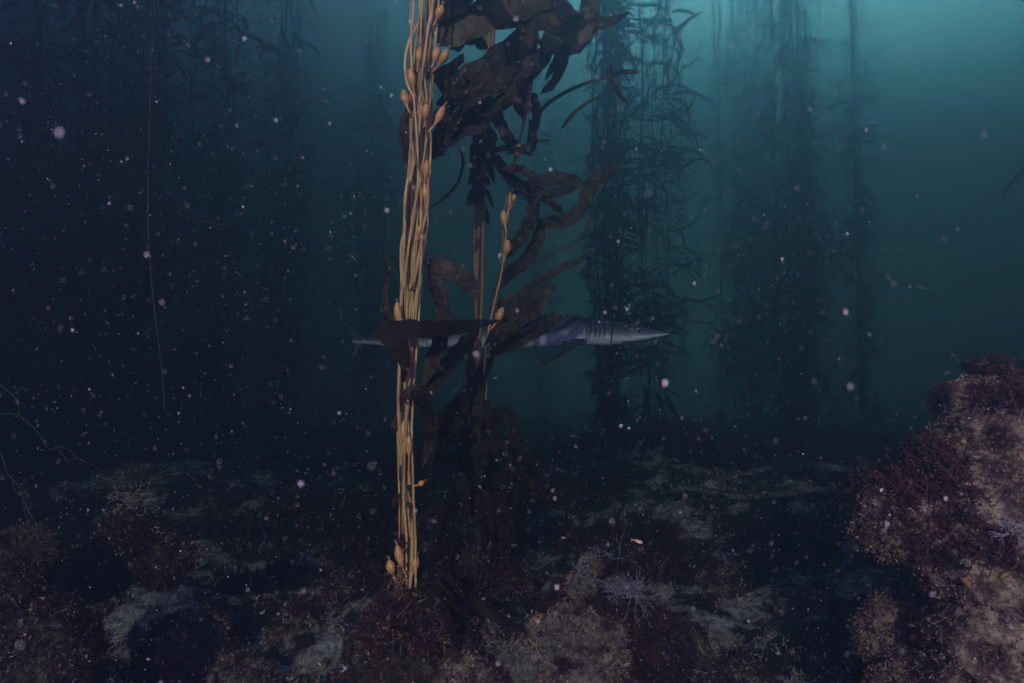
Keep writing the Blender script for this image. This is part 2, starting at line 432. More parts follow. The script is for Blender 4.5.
def rock(name, lobes, label, m, turf_n, weights, seed, size=(0.01, 0.03), big=0, big_size=(0.05, 0.09), bigmat=(2, 5), extra=None, cat='rock', group=None, bigfilter=None):
    cx, cy = lobes[0][0].x, lobes[0][0].y
    lobes = [(Vector((c.x, c.y, max(c.z, gz(c.x, c.y) - 0.35 * r))), r) for c, r in lobes]
    root = thing(name, Vector((cx, cy, 0)), label, cat, group)
    mb = MB(); pos = []; nor = []
    for k, (c, r) in enumerate(lobes):
        V, D = lobe(mb, c, r, seed + k * 1.37, sub=46 if r > 0.15 else 26)
        pos.append(V); nor.append(D)
    mb.build('rock_body', m, root)
    pos = np.concatenate(pos); nor = np.concatenate(nor)
    # only surface points that are not buried in a neighbouring lobe
    keep = np.ones(len(pos), bool)
    for c, r in lobes:
        d = np.linalg.norm((pos - np.array(c)[None]) / np.array([1, 1, 0.85])[None], axis=1); keep &= d > r * 0.72
    keep &= pos[:, 2] > ground(pos[:, 0], pos[:, 1]) - 0.02
    pos, nor = pos[keep], nor[keep]
    g = np.random.default_rng(int(seed * 10) + 3)
    ca = np.array(CAM); face = ((ca[None] - pos) * nor).sum(1) > -0.25
    pos, nor = pos[face], nor[face]
    # even out the density: weight by the local spacing of the sphere grid
    w = np.sqrt(np.clip(1 - nor[:, 2] ** 2, 0.02, 1)); w /= w.sum()
    ix = g.choice(len(pos), turf_n, p=w)
    pp = pos[ix] + 0.008 * g.normal(size=(turf_n, 3)); nn = nor[ix]
    pm = fbm(pp[:, 0], pp[:, 1], pp[:, 2], 4.0, 4)
    kinds, probs = zip(*weights)
    cut = np.cumsum(probs) / sum(probs)
    u = np.clip(0.5 + 0.75 * pm + 0.22 * g.normal(size=turf_n), 0, 0.999)
    mi = np.array(kinds)[np.searchsorted(cut, u)]
    mi = np.where(g.random(turf_n) < 0.012, 6, mi)
    sz = size[0] + (size[1] - size[0]) * g.random(turf_n)
    sz = np.where((mi == 2) | (mi == 5), sz * 1.5, sz)
    o = tuft_object('algal_turf', pp, nn, sz, 5, 0.9, 0.10, mi, TM, root, seed=int(seed * 7) + 1)
    o['kind'] = 'stuff'
    if big:
        # bushy red algae: each bush its own part, meshes shared
        bushes = []
        for q in range(4):
            b = MB(); r_ = random.Random(q + 50)
            for s_ in range(16):
                d = Vector((r_.gauss(0, 0.7), r_.gauss(0, 0.7), 1)).normalized(); ln = r_.uniform(0.6, 1.0)
                p0 = Vector((0, 0, -0.1)); p1 = p0 + d * ln * 0.5; p2 = p1 + (d + Vector((r_.gauss(0, .4), r_.gauss(0, .4), r_.gauss(0, .4)))) * ln * 0.4
                b.tube([p0, p1, p2], [0.035, 0.03, 0.008], 3)
                for f_ in range(9):
                    t_ = r_.uniform(0.3, 1.0); base = p0.lerp(p1, t_ * 2) if t_ < 0.5 else p1.lerp(p2, t_ * 2 - 1)
                    e = (d * 0.7 + Vector((r_.gauss(0, .8), r_.gauss(0, .8), r_.gauss(0, .8)))).normalized() * r_.uniform(0.15, 0.34)
                    sd = e.cross(Vector((r_.gauss(0, 1), r_.gauss(0, 1), r_.gauss(0, 1)))).normalized() * 0.035
                    b.add([base - sd * 0.4, base + sd * 0.4, base + e * 0.6 + sd, base + e * 1.0, base + e * 0.6 - sd], [(0, 1, 2, 3, 4)])
            bushes.append([b.mesh('red_algae_bush', M['t_maroon'], False), b.mesh('red_algae_bush', M['t_dark'], False)])
        cand = np.arange(len(pos)) if bigfilter is None else np.nonzero(bigfilter(pos))[0]
        pmb = fbm(pos[cand][:, 0], pos[cand][:, 1], pos[cand][:, 2], 4.0, 2)
        cand = cand[pmb > -0.05] if (pmb > -0.05).sum() > big else cand
        for ii in g.choice(cand, big, replace=False):
            me = bushes[g.integers(4)][0 if g.random() < 0.75 else 1]
            ob = bpy.data.objects.new('red_algae_bush', me); col.objects.link(ob); ob.parent = root
            ob.location = Vector(pos[ii]) - root.location
            ob.rotation_euler = Vector(nor[ii] + np.array([0, 0, 0.6])).to_track_quat('Z', 'Y').to_euler()
            s_ = float(g.uniform(*big_size)); ob.scale = (s_, s_, s_)
    return root, pos, nor

def near(pos, nor, px, py):
    """surface point of a rock nearest to where the photograph shows a mark"""
    a = P(px, py, 1.0) - CAM; a = np.array(a / a.length); v = pos - np.array(CAM)[None]
    t = v @ a; dist = np.linalg.norm(v - t[:, None] * a[None], axis=1)
    ok = dist < dist.min() + 0.012; i = np.nonzero(ok)[0][np.argmin(t[ok])]
    return Vector(pos[i]), Vector(nor[i])
def crust(root, name, m, p, n, r, seed):
    mb = MB(); g = random.Random(seed); n = n.normalized(); sx = n.orthogonal().normalized(); sy = n.cross(sx)
    V = []; F = []; K = 18
    for ring, (rr, hh) in enumerate([(1.0, -0.15), (0.92, 0.22), (0.6, 0.42), (0.25, 0.5)]):
        for k in range(K):
            a = 2 * math.pi * k / K; q = rr * (1 + 0.3 * math.sin(2 * a + seed) + 0.15 * math.sin(5 * a + seed * 2))
            V.append(p + (sx * math.cos(a) + sy * math.sin(a) * 0.7) * r * q + n * r * (hh + g.uniform(-.06, .06)))
    for i in range(3):
        for k in range(K): F.append((i * K + k, i * K + (k + 1) % K, (i + 1) * K + (k + 1) % K, (i + 1) * K + k))
    F.append(tuple(3 * K + k for k in range(K)))
    mb.add(V, F); return mb.build(name, m, root)

# the big overgrown outcrop that fills the right edge
L1 = [(P(1006, 455, 2.35), .24), (P(990, 412, 2.4), .14), (P(962, 492, 2.25), .20), (P(925, 520, 2.25), .17), (P(1020, 560, 2.15), .27),
      (P(1100, 480, 2.5), .42), (P(1010, 655, 2.1), .24), (P(905, 640, 2.45), .16), (P(1110, 640, 2.2), .40), (P(940, 700, 2.2), .17), (P(1045, 405, 2.45), .15), (P(885, 515, 2.35), .085), (P(1120, 760, 2.2), .5), (P(960, 790, 2.3), .3)]
W_out = [(2, 20), (0, 26), (1, 22), (3, 12), (2, 14), (5, 6)]
outc, op, on_ = rock('rock_outcrop', L1, 'large rock outcrop at right overgrown with maroon algae and tan turf', M['rock'], 58000, W_out, 3.3, size=(0.0045, 0.012), big=185, big_size=(0.04, 0.085), cat='rock', bigfilter=lambda p: (p[:, 0] < 1.32 + .12 * fbm(p[:, 0], p[:, 1], p[:, 2], 5, 2)) & (p[:, 2] > .62) | (p[:, 2] > 1.12))
for px, py, r, m, nm, lb in [(940, 531, .018, 'orange', 'orange_sponge', 'orange crust beside the overhang'), (1000, 577, .012, 'yellow', 'yellow_sponge', 'small yellow crust'), (963, 584, .014, 'orange', 'orange_sponge', 'dull orange crust lower down'), (968, 440, .014, 'yellow', 'yellow_sponge', 'yellowish crust near the top')]:
    p_, n_ = near(op, on_, px, py); crust(outc, nm, M[m], p_ + n_ * 0.004, n_, r, px).__setitem__('label', lb)

# rubble in the middle foreground
W_pale = [(5, 8), (1, 34), (0, 26), (4, 8), (3, 9), (2, 10)]
L2 = [(P(575, 665, 2.75), .20), (P(520, 668, 2.7), .15), (P(600, 640, 2.95), .08), (P(560, 735, 2.6), .25), (P(490, 640, 2.8), .10)]
rub, rp, rn = rock('boulder', L2, 'pale grey tan boulder in the bottom middle with an orange sponge', M['rock_pale'], 15000, W_pale, 7.1, size=(0.006, 0.016), big=26, big_size=(0.03, 0.06), cat='boulder')
p_, n_ = near(rp, rn, 533, 618); crust(rub, 'orange_sponge', M['orange'], p_ + n_ * 0.004, n_, .03, 4)
L3 = [(P(455, 700, 2.5), .17), (P(415, 730, 2.5), .22), (P(500, 720, 2.5), .12)]
rock('boulder', L3, 'purple crusted boulder below the golden kelp holdfast', M['rock_pale'], 9000, [(5, 22), (2, 22), (3, 10), (1, 26), (0, 20)], 9.4, size=(0.006, 0.016), big=22, big_size=(0.03, 0.06), cat='boulder')
L4 = [(P(402, 660, 2.62), .20), (P(440, 655, 2.7), .16), (P(380, 700, 2.6), .16)]
rock('boulder', L4, 'dark boulder that carries the golden kelp holdfast', M['rock_olive'], 7000, [(5, 40), (4, 40), (2, 20)], 2.2, size=(0.008, 0.022), cat='boulder')
L5 = [(P(590, 566, 3.3), .045), (P(582, 588, 3.25), .06)]
rock('boulder', L5, 'small pale knob of rock left of the white branching algae', M['rock_pale'], 2500, W_pale, 5.6, size=(0.006, 0.015), cat='boulder')
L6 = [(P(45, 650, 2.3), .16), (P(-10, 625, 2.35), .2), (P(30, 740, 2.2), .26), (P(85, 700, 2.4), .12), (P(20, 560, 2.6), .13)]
rock('boulder', L6, 'dim olive brown boulder in the bottom left corner', M['rock_olive'], 12000, [(4, 50), (5, 42), (0, 8)], 6.2, size=(0.006, 0.018), cat='boulder')  # dark turf and rock colours paint in the weak light at left
L7 = [(P(360, 640, 3.6), .16), (P(300, 655, 3.4), .15)]
rock('boulder', L7, 'grey rubble boulder left of the holdfast, half in shadow', M['rock_pale'], 4500, [(5, 40), (2, 15), (1, 25), (0, 20)], 4.8, size=(0.008, 0.02), big=10, cat='boulder')  # turf weighted dark to paint in the light falloff
L8 = [(P(190, 650, 3.1), .17), (P(240, 690, 2.9), .14)]
rock('boulder', L8, 'grey blue boulder at the bottom between the left corner and the kelp', M['rock_pale'], 4500, [(5, 40), (2, 15), (1, 25), (0, 20)], 8.8, size=(0.008, 0.02), big=10, cat='boulder')  # dark turf share stands for the dim left side
L9 = [(P(770, 600, 4.2), .2), (P(720, 612, 4.0), .16), (P(820, 640, 3.6), .14)]
rock('boulder', L9, 'low teal tinted boulder on the floor left of the outcrop', M['rock_pale'], 4500, [(5, 35), (2, 20), (1, 25), (0, 20)], 1.9, size=(0.01, 0.025), big=22, big_size=(0.05, 0.1), cat='boulder')
L10 = [(P(690, 660, 3.2), .13), (P(740, 690, 3.0), .14)]
rock('boulder', L10, 'grey boulder at the bottom edge right of the pale one', M['rock_pale'], 4500, [(5, 30), (2, 15), (1, 30), (0, 25)], 6.9, size=(0.008, 0.02), big=14, big_size=(0.04, 0.08), cat='boulder')

# ------------------------------------------------------------------ foreground kelp, golden
def interp(tab, y):
    ys = [r_[0] for r_ in tab]
    return [float(np.interp(y, ys, [r_[k] for r_ in tab])) for k in range(1, len(tab[0]))]
def ridged(mb, pts, rad, seg=7): mb.tube(pts, rad, seg)
def pneumato(root, stem_px, tip_px, d, width_px, m, r=rnd, sub=True):
    """a gas float with its stem and the frayed stub of its blade"""
    a = P(stem_px[0], stem_px[1], d); b = P(tip_px[0], tip_px[1], d + r.uniform(-.03, .02))
    ax = (b - a); ln = ax.length; ax.normalize(); w = width_px * 0.5 * d / FPX
    mb = MB(); L0 = min(ln * 0.62, w * 5.2); c = b - ax * L0 * 0.5
    # stem to pear profile as one lathe
    prof = []; steps = 16
    for i in range(steps + 1):
        t = i / steps; pos = a.lerp(b, t); e = (t - (1 - L0 / ln)) / (L0 / ln)
        if e <= 0: rr = w * 0.24
        else: rr = w * (0.24 + 0.82 * math.sin(math.pi * min(1, e) ** 1.35) ** 0.9) if e < 0.97 else w * 0.25
        pos = pos + Vector((0, 0, -0.012 * math.sin(math.pi * t) * (ln / 0.1)))
        prof.append((pos, rr))
    mb.tube([p for p, _ in prof], [q for _, q in prof], 10)
    o = mb.build('float', m, root)
    st = MB()
    for k in range(3):
        e = b + ax * w * r.uniform(.6, 1.4) + Vector((r.uniform(-1, 1), r.uniform(-1, 1), r.uniform(-.4, .4))) * w * 0.5
        st.tube([b - ax * w * 0.2, b.lerp(e, 0.5), e], [w * 0.2, w * 0.22, w * 0.06], 5)
    st.build('blade_stub', M['strand'], o) if sub else None
    if sub:
        ch = o.children[0]; 
        ch.data.transform(Matrix.Translation(-root.location)) if o.location.length == 0 else None
    return o
def px_tube(root, ctrl, d, wpx, m, name='stipe', n=None, seg=6, taper=(1, 1)):
    c = [(q[0], q[1], q[2] if len(q) > 2 else d) for q in ctrl]
    n = n or max(6, len(c) * 5); pts = [P(*q) for q in spline(c, n)]
    rad = [wpx * 0.5 * d / FPX * (taper[0] + (taper[1] - taper[0]) * i / (n - 1)) for i in range(n)]
    mb = MB(); mb.tube(pts, rad, seg); return mb.build(name, m, root)
def px_blade(root, ctrl, d, wpx, m, name='blade', nrm=None, ruffle=0.22, twist=0.0, r=rnd, blunt=0.25, dd=0.0):
    """a blade along a traced line; widths taper to both ends; dd spreads it in depth"""
    n = max(24, len(ctrl) * 10)
    k = len(ctrl); c = []
    for i, q in enumerate(ctrl):
        dep = q[2] if len(q) > 2 else d + dd * math.sin(2.4 * i / k + len(ctrl))
        c.append((q[0], q[1], dep))
    pts = [P(*q) for q in spline(c, n)]
    hw = []
    for i in range(n):
        t = i / (n - 1); s_ = min(1, (t / 0.18 + 0.12)) * min(1, ((1 - t) / blunt) ** 0.7 + 0.04)
        hw.append(wpx * 0.5 * d / FPX * min(1, s_))
    nr = nrm or (r.uniform(-.35, .35), -1, r.uniform(-.35, .35))
    mb = MB(); mb.sheet(pts, hw, nr, ruffle, 115 / max(wpx / 14, 0.6), 6, r, twist)
    return mb.build(name, m, root)

DA = 2.5
BA = [(-1700, 425, 462), (-600, 418, 452), (-40, 411, 440), (0, 412, 438), (50, 410, 434), (100, 411, 431), (150, 411, 430), (200, 407, 428), (240, 405, 426), (300, 402, 419), (350, 401, 416), (390, 399, 413), (430, 398, 411), (500, 400, 413), (540, 400, 415), (590, 396, 415)]
kA = thing('giant_kelp', P(405, 600, DA), 'near golden kelp, a bright tan stipe bundle with bulb floats left of centre', 'kelp')
ra = random.Random(4)
for k in range(16):
    u0 = (k + 0.5) / 16; ph = ra.uniform(0, 6.28); fr = ra.uniform(90, 190); am = ra.uniform(.15, .50)
    y0 = -1700 if k not in (2, 7, 10) else ra.choice((178, 190, 120)); y1 = 590
    pts = []; ys = list(np.arange(y1, max(y0, -60) - 1, -9.0)) + (list(np.arange(-100, -1701, -80.0)) if y0 < -100 else [])
    for y in ys:
        lo, hi = interp(BA, y); u = min(1.04, max(-0.04, u0 + am * math.sin(y / fr * 2.0 + ph)))
        dz = DA + 0.035 * math.cos(y / fr * 1.7 + ph * 2) + 0.02 * math.sin(k * 2.4)
        pts.append(P(lo + (hi - lo) * u, y, dz))
    w = ra.uniform(1.5, 3.0) * 0.5 * 1.35 * DA / FPX
    mb = MB(); mb.tube(pts, [w * (1 + 0.10 * math.sin(i * 0.7 + k)) for i in range(len(pts))], 7); mb.build('stipe', M['stipe'], kA)
# loops and strays
px_tube(kA, [(419, 22), (409, 42, 2.47), (405, 62, 2.44), (407, 82, 2.45), (414, 98, 2.47), (421, 110)], DA, 3.2, M['stipe'])
px_tube(kA, [(413, 112), (411, 135, 2.44), (414, 155, 2.43), (421, 172, 2.46), (424, 190)], DA, 3.0, M['stipe'])
px_tube(kA, [(433, 0), (428, 30, 2.44), (424, 60, 2.43), (421, 88, 2.46), (428, 112), (429, 128)], DA, 2.8, M['stipe'])
px_tube(kA, [(408, 178, 2.45), (405, 200, 2.44), (404, 230), (401, 250), (402, 290)], DA, 3.2, M['stipe'])
px_tube(kA, [(427, 165, 2.45), (428, 200, 2.44), (422, 232, 2.44), (416, 240, 2.45), (417, 232, 2.46)], DA, 2.6, M['stipe'])
px_tube(kA, [(424, 190), (423, 230, 2.45), (416, 270, 2.44), (414, 284, 2.45), (410, 290)], DA, 2.4, M['stipe'])
for a, b, w in [((433, 26), (442, 5), 9), ((431, 68), (438, 47), 8.5), ((432, 72), (448, 49), 8), ((428, 132), (444, 106), 8), ((410, 113), (403, 90), 8.5), ((416, 98), (410, 68), 8),
                ((424, 128), (426, 104), 8), ((424, 186), (427, 160), 7.5), ((426, 210), (425, 184), 7), ((417, 72), (420, 46), 7), ((402, 345), (397, 302), 8), ((409, 470), (409, 435), 7), ((413, 486), (424, 481), 6), ((402, 455), (404, 420), 6.5), ((406, 575), (397, 545), 9), ((410, 580), (417, 556), 8.5), ((396, 580), (389, 560), 9), ((400, 372), (405, 350), 7), ((415, 243), (421, 224), 5)]:
    pneumato(kA, a, b, DA - 0.05, w, M['float'])
# scraps of torn blade caught between the stipes low down
rs = random.Random(31)
for k in range(16):
    y = rs.uniform(395, 570); x = interp(BA, y)[0] + rs.uniform(-1, 13); s_ = rs.choice((-1, 1))
    px_blade(kA, [(x, y), (x + s_ * rs.uniform(2, 6), y + rs.uniform(4, 10)), (x + s_ * rs.uniform(1, 8), y + rs.uniform(12, 26))], DA - .04, rs.uniform(4, 8), M['blade'], name='torn_blade', r=rs, ruffle=.4)
# blades of the golden kelp
BL_A = [([(414, 110), (405, 125), (408, 150), (413, 182)], 15, 0), ([(418, 130), (414, 150), (420, 175)], 15, 0),
        
        ([(430, 265), (436, 285), (443, 312), (440, 340), (430, 366), (424, 385)], 17, 0), ([(424, 262), (446, 268), (466, 280), (478, 300)], 18, 0),
        ([(480, 325, 2.9), (462, 348, 2.8), (440, 374, 2.65), (420, 396, 2.55), (404, 402, 2.42)], 18, 0), ([(400, 396, 2.42), (414, 392, 2.42), (426, 410, 2.5), (430, 440), (420, 470)], 13, 0),
        ([(395, 330), (385, 300), (388, 270), (384, 250)], 7, 0), ([(424, 60), (415, 85), (410, 110), (404, 120)], 13, 0)]
for c, w in [([(372, 336, 2.38), (392, 329, 2.38), (425, 329, 2.42), (460, 326, 2.6), (500, 320, 2.95)], 18), ([(380, 328, 2.37), (388, 340, 2.37), (398, 350, 2.38), (406, 372, 2.40)], 13), ([(399, 336, 2.38), (403, 350, 2.38), (405, 362, 2.39), (403, 384, 2.42)], 10)]:
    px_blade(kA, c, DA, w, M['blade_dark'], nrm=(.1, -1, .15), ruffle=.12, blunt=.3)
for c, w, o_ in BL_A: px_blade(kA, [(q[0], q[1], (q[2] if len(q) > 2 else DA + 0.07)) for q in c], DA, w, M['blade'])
# upper blades that stream to the right, mostly beyond the bundle
UP = [([(436, 44), (468, 22), (520, 4), (592, -14)], 34, 'blade_olive'), ([(500, -12), (545, 12), (578, 30), (592, 6)], 32, 'blade_olive'), ([(432, 78), (464, 82), (500, 60), (528, 22)], 30, 'blade'),
      ([(436, 104), (478, 88), (520, 68), (536, 18)], 26, 'blade'), ([(434, 140), (456, 130), (484, 116), (512, 88)], 26, 'blade'), 
      ([(430, 20), (450, 2), (480, -14), (520, -30)], 26, 'blade'), ([(430, 122), (450, 116), (475, 108), (498, 104)], 20, 'blade'), ([(470, 10), (520, 20), (560, 22), (600, 16)], 24, 'blade'), ([(430, 160), (440, 140), (452, 120), (458, 100)], 20, 'blade')]
for c, w, mm in UP: px_blade(kA, [(q[0], q[1], 2.62 + 0.0014 * (q[0] - 430) + 0.0006 * (q[1])) for q in c], DA + .12, w, M[mm], ruffle=0.3, blunt=0.35)
for k in range(15):
    x = ra.uniform(446, 560); y = ra.uniform(-6, 92); a = ra.uniform(.3, 1.25); l = ra.uniform(26, 60); b = ra.uniform(-16, 16)
    px_blade(kA, [(x, y), (x - math.cos(a) * l * .5 + b, y + math.sin(a) * l * .5), (x - math.cos(a) * l + b * .4, y + math.sin(a) * l), (x - math.cos(a) * l * 1.3 - b * .5, y + math.sin(a) * l * 1.25)], DA + ra.uniform(.15, .45), ra.uniform(7, 15), M['blade'], dd=.05, ruffle=.4, twist=ra.uniform(-1, 1), r=ra)
# above the picture the plant goes on the same way
for k in range(26):
    y = -60 - k * 42; x = 440 + ra.uniform(-10, 10); s = ra.choice((-1, 1))
    px_blade(kA, [(x, y), (x + s * 40, y - 20 + ra.uniform(-20, 20)), (x + s * 90, y + ra.uniform(-60, 40)), (x + s * 150, y + ra.uniform(-40, 90))], DA, 26, M['blade'], dd=0.15)
def haptera(root, c, rad, hgt, n, m, seed, rr=0.0045):
    """the holdfast: a cone of forking, knotted roots"""
    g = random.Random(seed); mb = MB()
    for k in range(n):
        a = g.uniform(0, 6.28); q = g.uniform(.25, 1); p0 = c + Vector((g.gauss(0, .02), g.gauss(0, .02), hgt * g.uniform(.25, 1.0)))
        end = c + Vector((math.cos(a) * rad * q, math.sin(a) * rad * q, -0.03 - 0.07 * q))
        pts = [p0]
        for i in range(1, 6):
            t = i / 6; b = p0.lerp(end, t); b.z += hgt * 0.32 * math.sin(math.pi * t) * g.uniform(.3, 1.2)
            pts.append(b + Vector((g.gauss(0, .010), g.gauss(0, .010), g.gauss(0, .008))))
        pts.append(end)
        r0 = rr * g.uniform(.6, 1.3); mb.tube(pts, [r0 * (1 - .09 * i) for i in range(7)], 5)
        f = pts[3]; mb.tube([f, f.lerp(end, .5) + Vector((g.gauss(0, .03), g.gauss(0, .03), g.gauss(0, .015))), end + Vector((g.gauss(0, .05), g.gauss(0, .05), 0))], [r0 * .8, r0 * .6, r0 * .35], 4)
    return mb.build('holdfast', m, root)
haptera(kA, P(404, 618, DA), 0.13, 0.13, 190, M['holdfast'], 3, .005)
haptera(kA, P(402, 592, DA - .02), 0.045, 0.10, 26, M['stipe_brown'], 5, 0.003)
def overgrow(root, c, rad, hgt, n, seed, mats=(4, 5, 5, 2, 0), size=.022):
    g = np.random.default_rng(seed); a = g.random(n) * 6.28; q = np.sqrt(g.random(n))
    pos = np.stack([c.x + np.cos(a) * rad * q, c.y + np.sin(a) * rad * q, c.z - .02 + hgt * (1 - q) ** .8 * (.7 + .5 * g.random(n)) + .02 * g.normal(size=n)], 1) - np.array(root.location)[None]
    nor = np.stack([np.cos(a) * .8, np.sin(a) * .8, .5 + 0 * a], 1)
    o = tuft_object('overgrowth', pos, nor, size * (.5 + g.random(n)), 6, .8, .12, g.choice(mats, n), TM, None, seed); o.parent = root; o['kind'] = 'stuff'
overgrow(kA, P(404, 624, DA), .15, .15, 2600, 3, (5, 5, 4, 2))
overgrow(kA, P(404, 600, DA), .055, .10, 420, 4, (4, 5, 5), .016)
# torn basal blades lying over the rock, most of them to the right
rb = random.Random(12)
for k in range(20):
    x0 = 404 + rb.uniform(-20, 30); y0 = rb.uniform(572, 620); s_ = rb.choice((-.35, -.2, .5, .8, 1.0, 1.0)); ln = rb.uniform(50, 115) * s_
    c = [(x0, y0), (x0 + ln * .35, y0 - rb.uniform(-4, 8)), (x0 + ln * .7, y0 + rb.uniform(4, 26)), (x0 + ln, y0 + rb.uniform(18, 60))]
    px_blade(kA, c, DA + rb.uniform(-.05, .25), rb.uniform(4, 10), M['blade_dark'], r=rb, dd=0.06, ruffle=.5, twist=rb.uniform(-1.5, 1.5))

# ------------------------------------------------------------------ the two stipe bundles behind it
DB = 3.3
kB = thing('giant_kelp', P(480, 575, DB), 'brown ragged kelp stipe just right of the golden bundle, in front of the shark', 'kelp')
for off, w, c in [(0, 4.2, [(492, -700), (491, -80), (490, 20), (487, 90), (484, 140), (480, 200), (478, 250), (476, 300), (478, 350), (479, 400), (478, 440), (480, 500), (480, 575)]),
                  (3.5, 3.4, [(492, -700), (490, -80), (491, 20), (488, 90), (483, 140), (481, 200), (480, 250), (479, 300), (477, 350), (480, 400), (481, 440), (479, 500), (482, 575)]),
                  (-3, 3.0, [(492, -700), (492, -80), (488, 20), (488, 90), (486, 140), (479, 200), (477, 250), (479, 300), (480, 350), (478, 400), (478, 440), (482, 500), (480, 575)])]:
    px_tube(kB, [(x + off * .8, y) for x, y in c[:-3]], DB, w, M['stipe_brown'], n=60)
    px_tube(kB, [(x + off * .8, y) for x, y in c[-4:]], DB, w * 1.25, M['holdfast'], 'darkened_stipe', n=24)  # lower stipe in a dark colour, painting its fade into shade
rk = random.Random(8)
for k in range(34):     # the ragged collar of torn blade stubs
    y = rk.choice((rk.uniform(130, 205), rk.uniform(130, 190), rk.uniform(380, 470))); x = interp([(130, 484), (200, 480), (300, 477), (470, 480)], y)[0]
    s = rk.choice((-1, 1)); px_blade(kB, [(x, y), (x + s * rk.uniform(4, 9), y + rk.uniform(-8, 8)), (x + s * rk.uniform(5, 14), y + rk.uniform(4, 22))], DB + rk.uniform(-.06, .06), rk.uniform(4, 8), M['blade'], r=rk)
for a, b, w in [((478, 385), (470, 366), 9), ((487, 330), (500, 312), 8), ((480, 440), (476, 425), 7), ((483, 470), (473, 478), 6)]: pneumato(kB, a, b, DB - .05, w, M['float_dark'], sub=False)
for k in range(36):     # drooping skirt of dark blades low on the plant
    x0 = 480 + rk.uniform(-25, 25); y0 = rk.uniform(410, 530); s = rk.choice((-1, 1, 1)); ln = rk.uniform(5, 62)
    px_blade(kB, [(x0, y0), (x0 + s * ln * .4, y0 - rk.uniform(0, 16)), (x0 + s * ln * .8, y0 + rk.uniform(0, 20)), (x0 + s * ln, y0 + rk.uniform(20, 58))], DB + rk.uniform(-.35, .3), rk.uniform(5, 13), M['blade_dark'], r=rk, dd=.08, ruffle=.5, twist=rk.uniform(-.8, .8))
haptera(kB, Vector((P(480, 575, DB).x, P(480, 575, DB).y, P(480, 585, DB).z)), 0.22, 0.16, 90, M['holdfast'], 9, .005)

overgrow(kB, Vector((P(480, 575, DB).x, P(480, 575, DB).y, P(480, 585, DB).z)), .24, .2, 2200, 8, (4, 5, 5, 2))
DC = 3.15
kC = thing('giant_kelp', P(478, 560, DC), 'thin kelp strand with small round floats and long curling dark blades', 'kelp')
px_tube(kC, [(560, -700), (548, -60), (536, 30), (529, 90), (522, 130), (514, 165), (510, 195), (506, 235), (502, 270), (494, 305), (488, 335), (484, 370), (481, 410)], DC, 2.4, M['stipe'], n=70)
px_tube(kC, [(484, 372), (481, 410), (478, 470), (478, 560)], DC, 3.0, M['holdfast'], 'darkened_stipe', n=24)  # base coloured dark here too, in place of shade
px_tube(kC, [(540, 20), (530, 95), (520, 140), (511, 180), (503, 225), (503, 265), (498, 295), (491, 330), (488, 370), (484, 420)], DC + .02, 2.0, M['stipe_brown'], n=60)
for a, b, w in [((531, 92), (526, 112), 10), ((515, 165), (518, 143), 8.5), ((509, 206), (515, 194), 5.5), ((508, 212), (512, 201), 5), ((507, 234), (503, 210), 7.5), ((504, 262), (508, 240), 7.5), ((490, 330), (503, 307), 8)]:
    pneumato(kC, a, b, DC - .04, w, M['float'], sub=False)
BL_C = [([(525, 122), (520, 100), (525, 78), (542, 60), (552, 30), (556, 5)], 15), ([(520, 150), (508, 138), (498, 118), (492, 98)], 12), ([(527, 145), (536, 120), (534, 100), (528, 92)], 9), ([(540, 94), (552, 84), (562, 66), (568, 44), (575, 20)], 9),
        ([(545, 80), (556, 62), (568, 42), (590, 28), (606, 30)], 8), ([(532, 136), (536, 120), (545, 106), (566, 92), (596, 80), (612, 78)], 4), ([(530, 156), (534, 140), (529, 118)], 6),
        ([(486, 160), (498, 162), (510, 178), (526, 190), (534, 210)], 12), ([(500, 168), (522, 170), (540, 186), (534, 205)], 9), ([(512, 194), (535, 184), (556, 178), (574, 182), (590, 188)], 15), ([(518, 198), (545, 195), (565, 190), (582, 184)], 9), ([(530, 194), (546, 200), (556, 207), (563, 214)], 7),
        ([(535, 220), (550, 222), (568, 220), (582, 206), (590, 190), (598, 178), (612, 168), (624, 164)], 14), ([(536, 190), (532, 215), (522, 236), (508, 250), (500, 262)], 13), ([(540, 220), (538, 240), (524, 262), (506, 276), (492, 296)], 13),
        ([(594, 200), (590, 222), (578, 240), (556, 252), (530, 264), (508, 276)], 3), ([(586, 258), (562, 268), (540, 280), (520, 294), (498, 304), (488, 310)], 8), ([(558, 290), (548, 288), (536, 300), (512, 318), (496, 334)], 9), ([(546, 300), (528, 306), (512, 322), (500, 338), (494, 350)], 29),
        ([(557, 310), (548, 324), (530, 336), (508, 346), (484, 358)], 12), ([(484, 345), (500, 330), (520, 322), (536, 312), (550, 296)], 10), ([(494, 352), (482, 372), (462, 398), (440, 420), (420, 436)], 12), ([(476, 345), (470, 370), (476, 400), (470, 430)], 9),
        ([(457, 142), (463, 160), (458, 182), (444, 198), (428, 210)], 3), ([(488, 140), (482, 146), (478, 155), (476, 172)], 15), ([(505, 155), (520, 148), (534, 142), (552, 140)], 4), ([(575, 352), (560, 360), (545, 366), (530, 364)], 2.5)]
BL_C += [([(488, 152), (505, 148), (520, 150), (532, 156)], 6), ([(560, 130), (575, 112), (592, 100), (604, 96)], 5), ([(556, -30), (560, 0), (580, 20), (606, 22), (630, 12)], 12), ([(612, 60), (610, 75), (618, 92), (628, 104)], 5), ([(608, 76), (622, 72), (640, 72)], 5)]
for c, w in BL_C: px_blade(kC, c, DC + rk.uniform(-.08, .14), w, M['blade'], r=rk, dd=0.05, ruffle=.2)
px_blade(kC, [(584, -6), (590, 12), (582, 36), (560, 46), (536, 40)], DC - .05, 22, M['blade_olive'], r=rk)
haptera(kC, P(478, 562, DC), 0.1, 0.08, 30, M['holdfast'], 19)
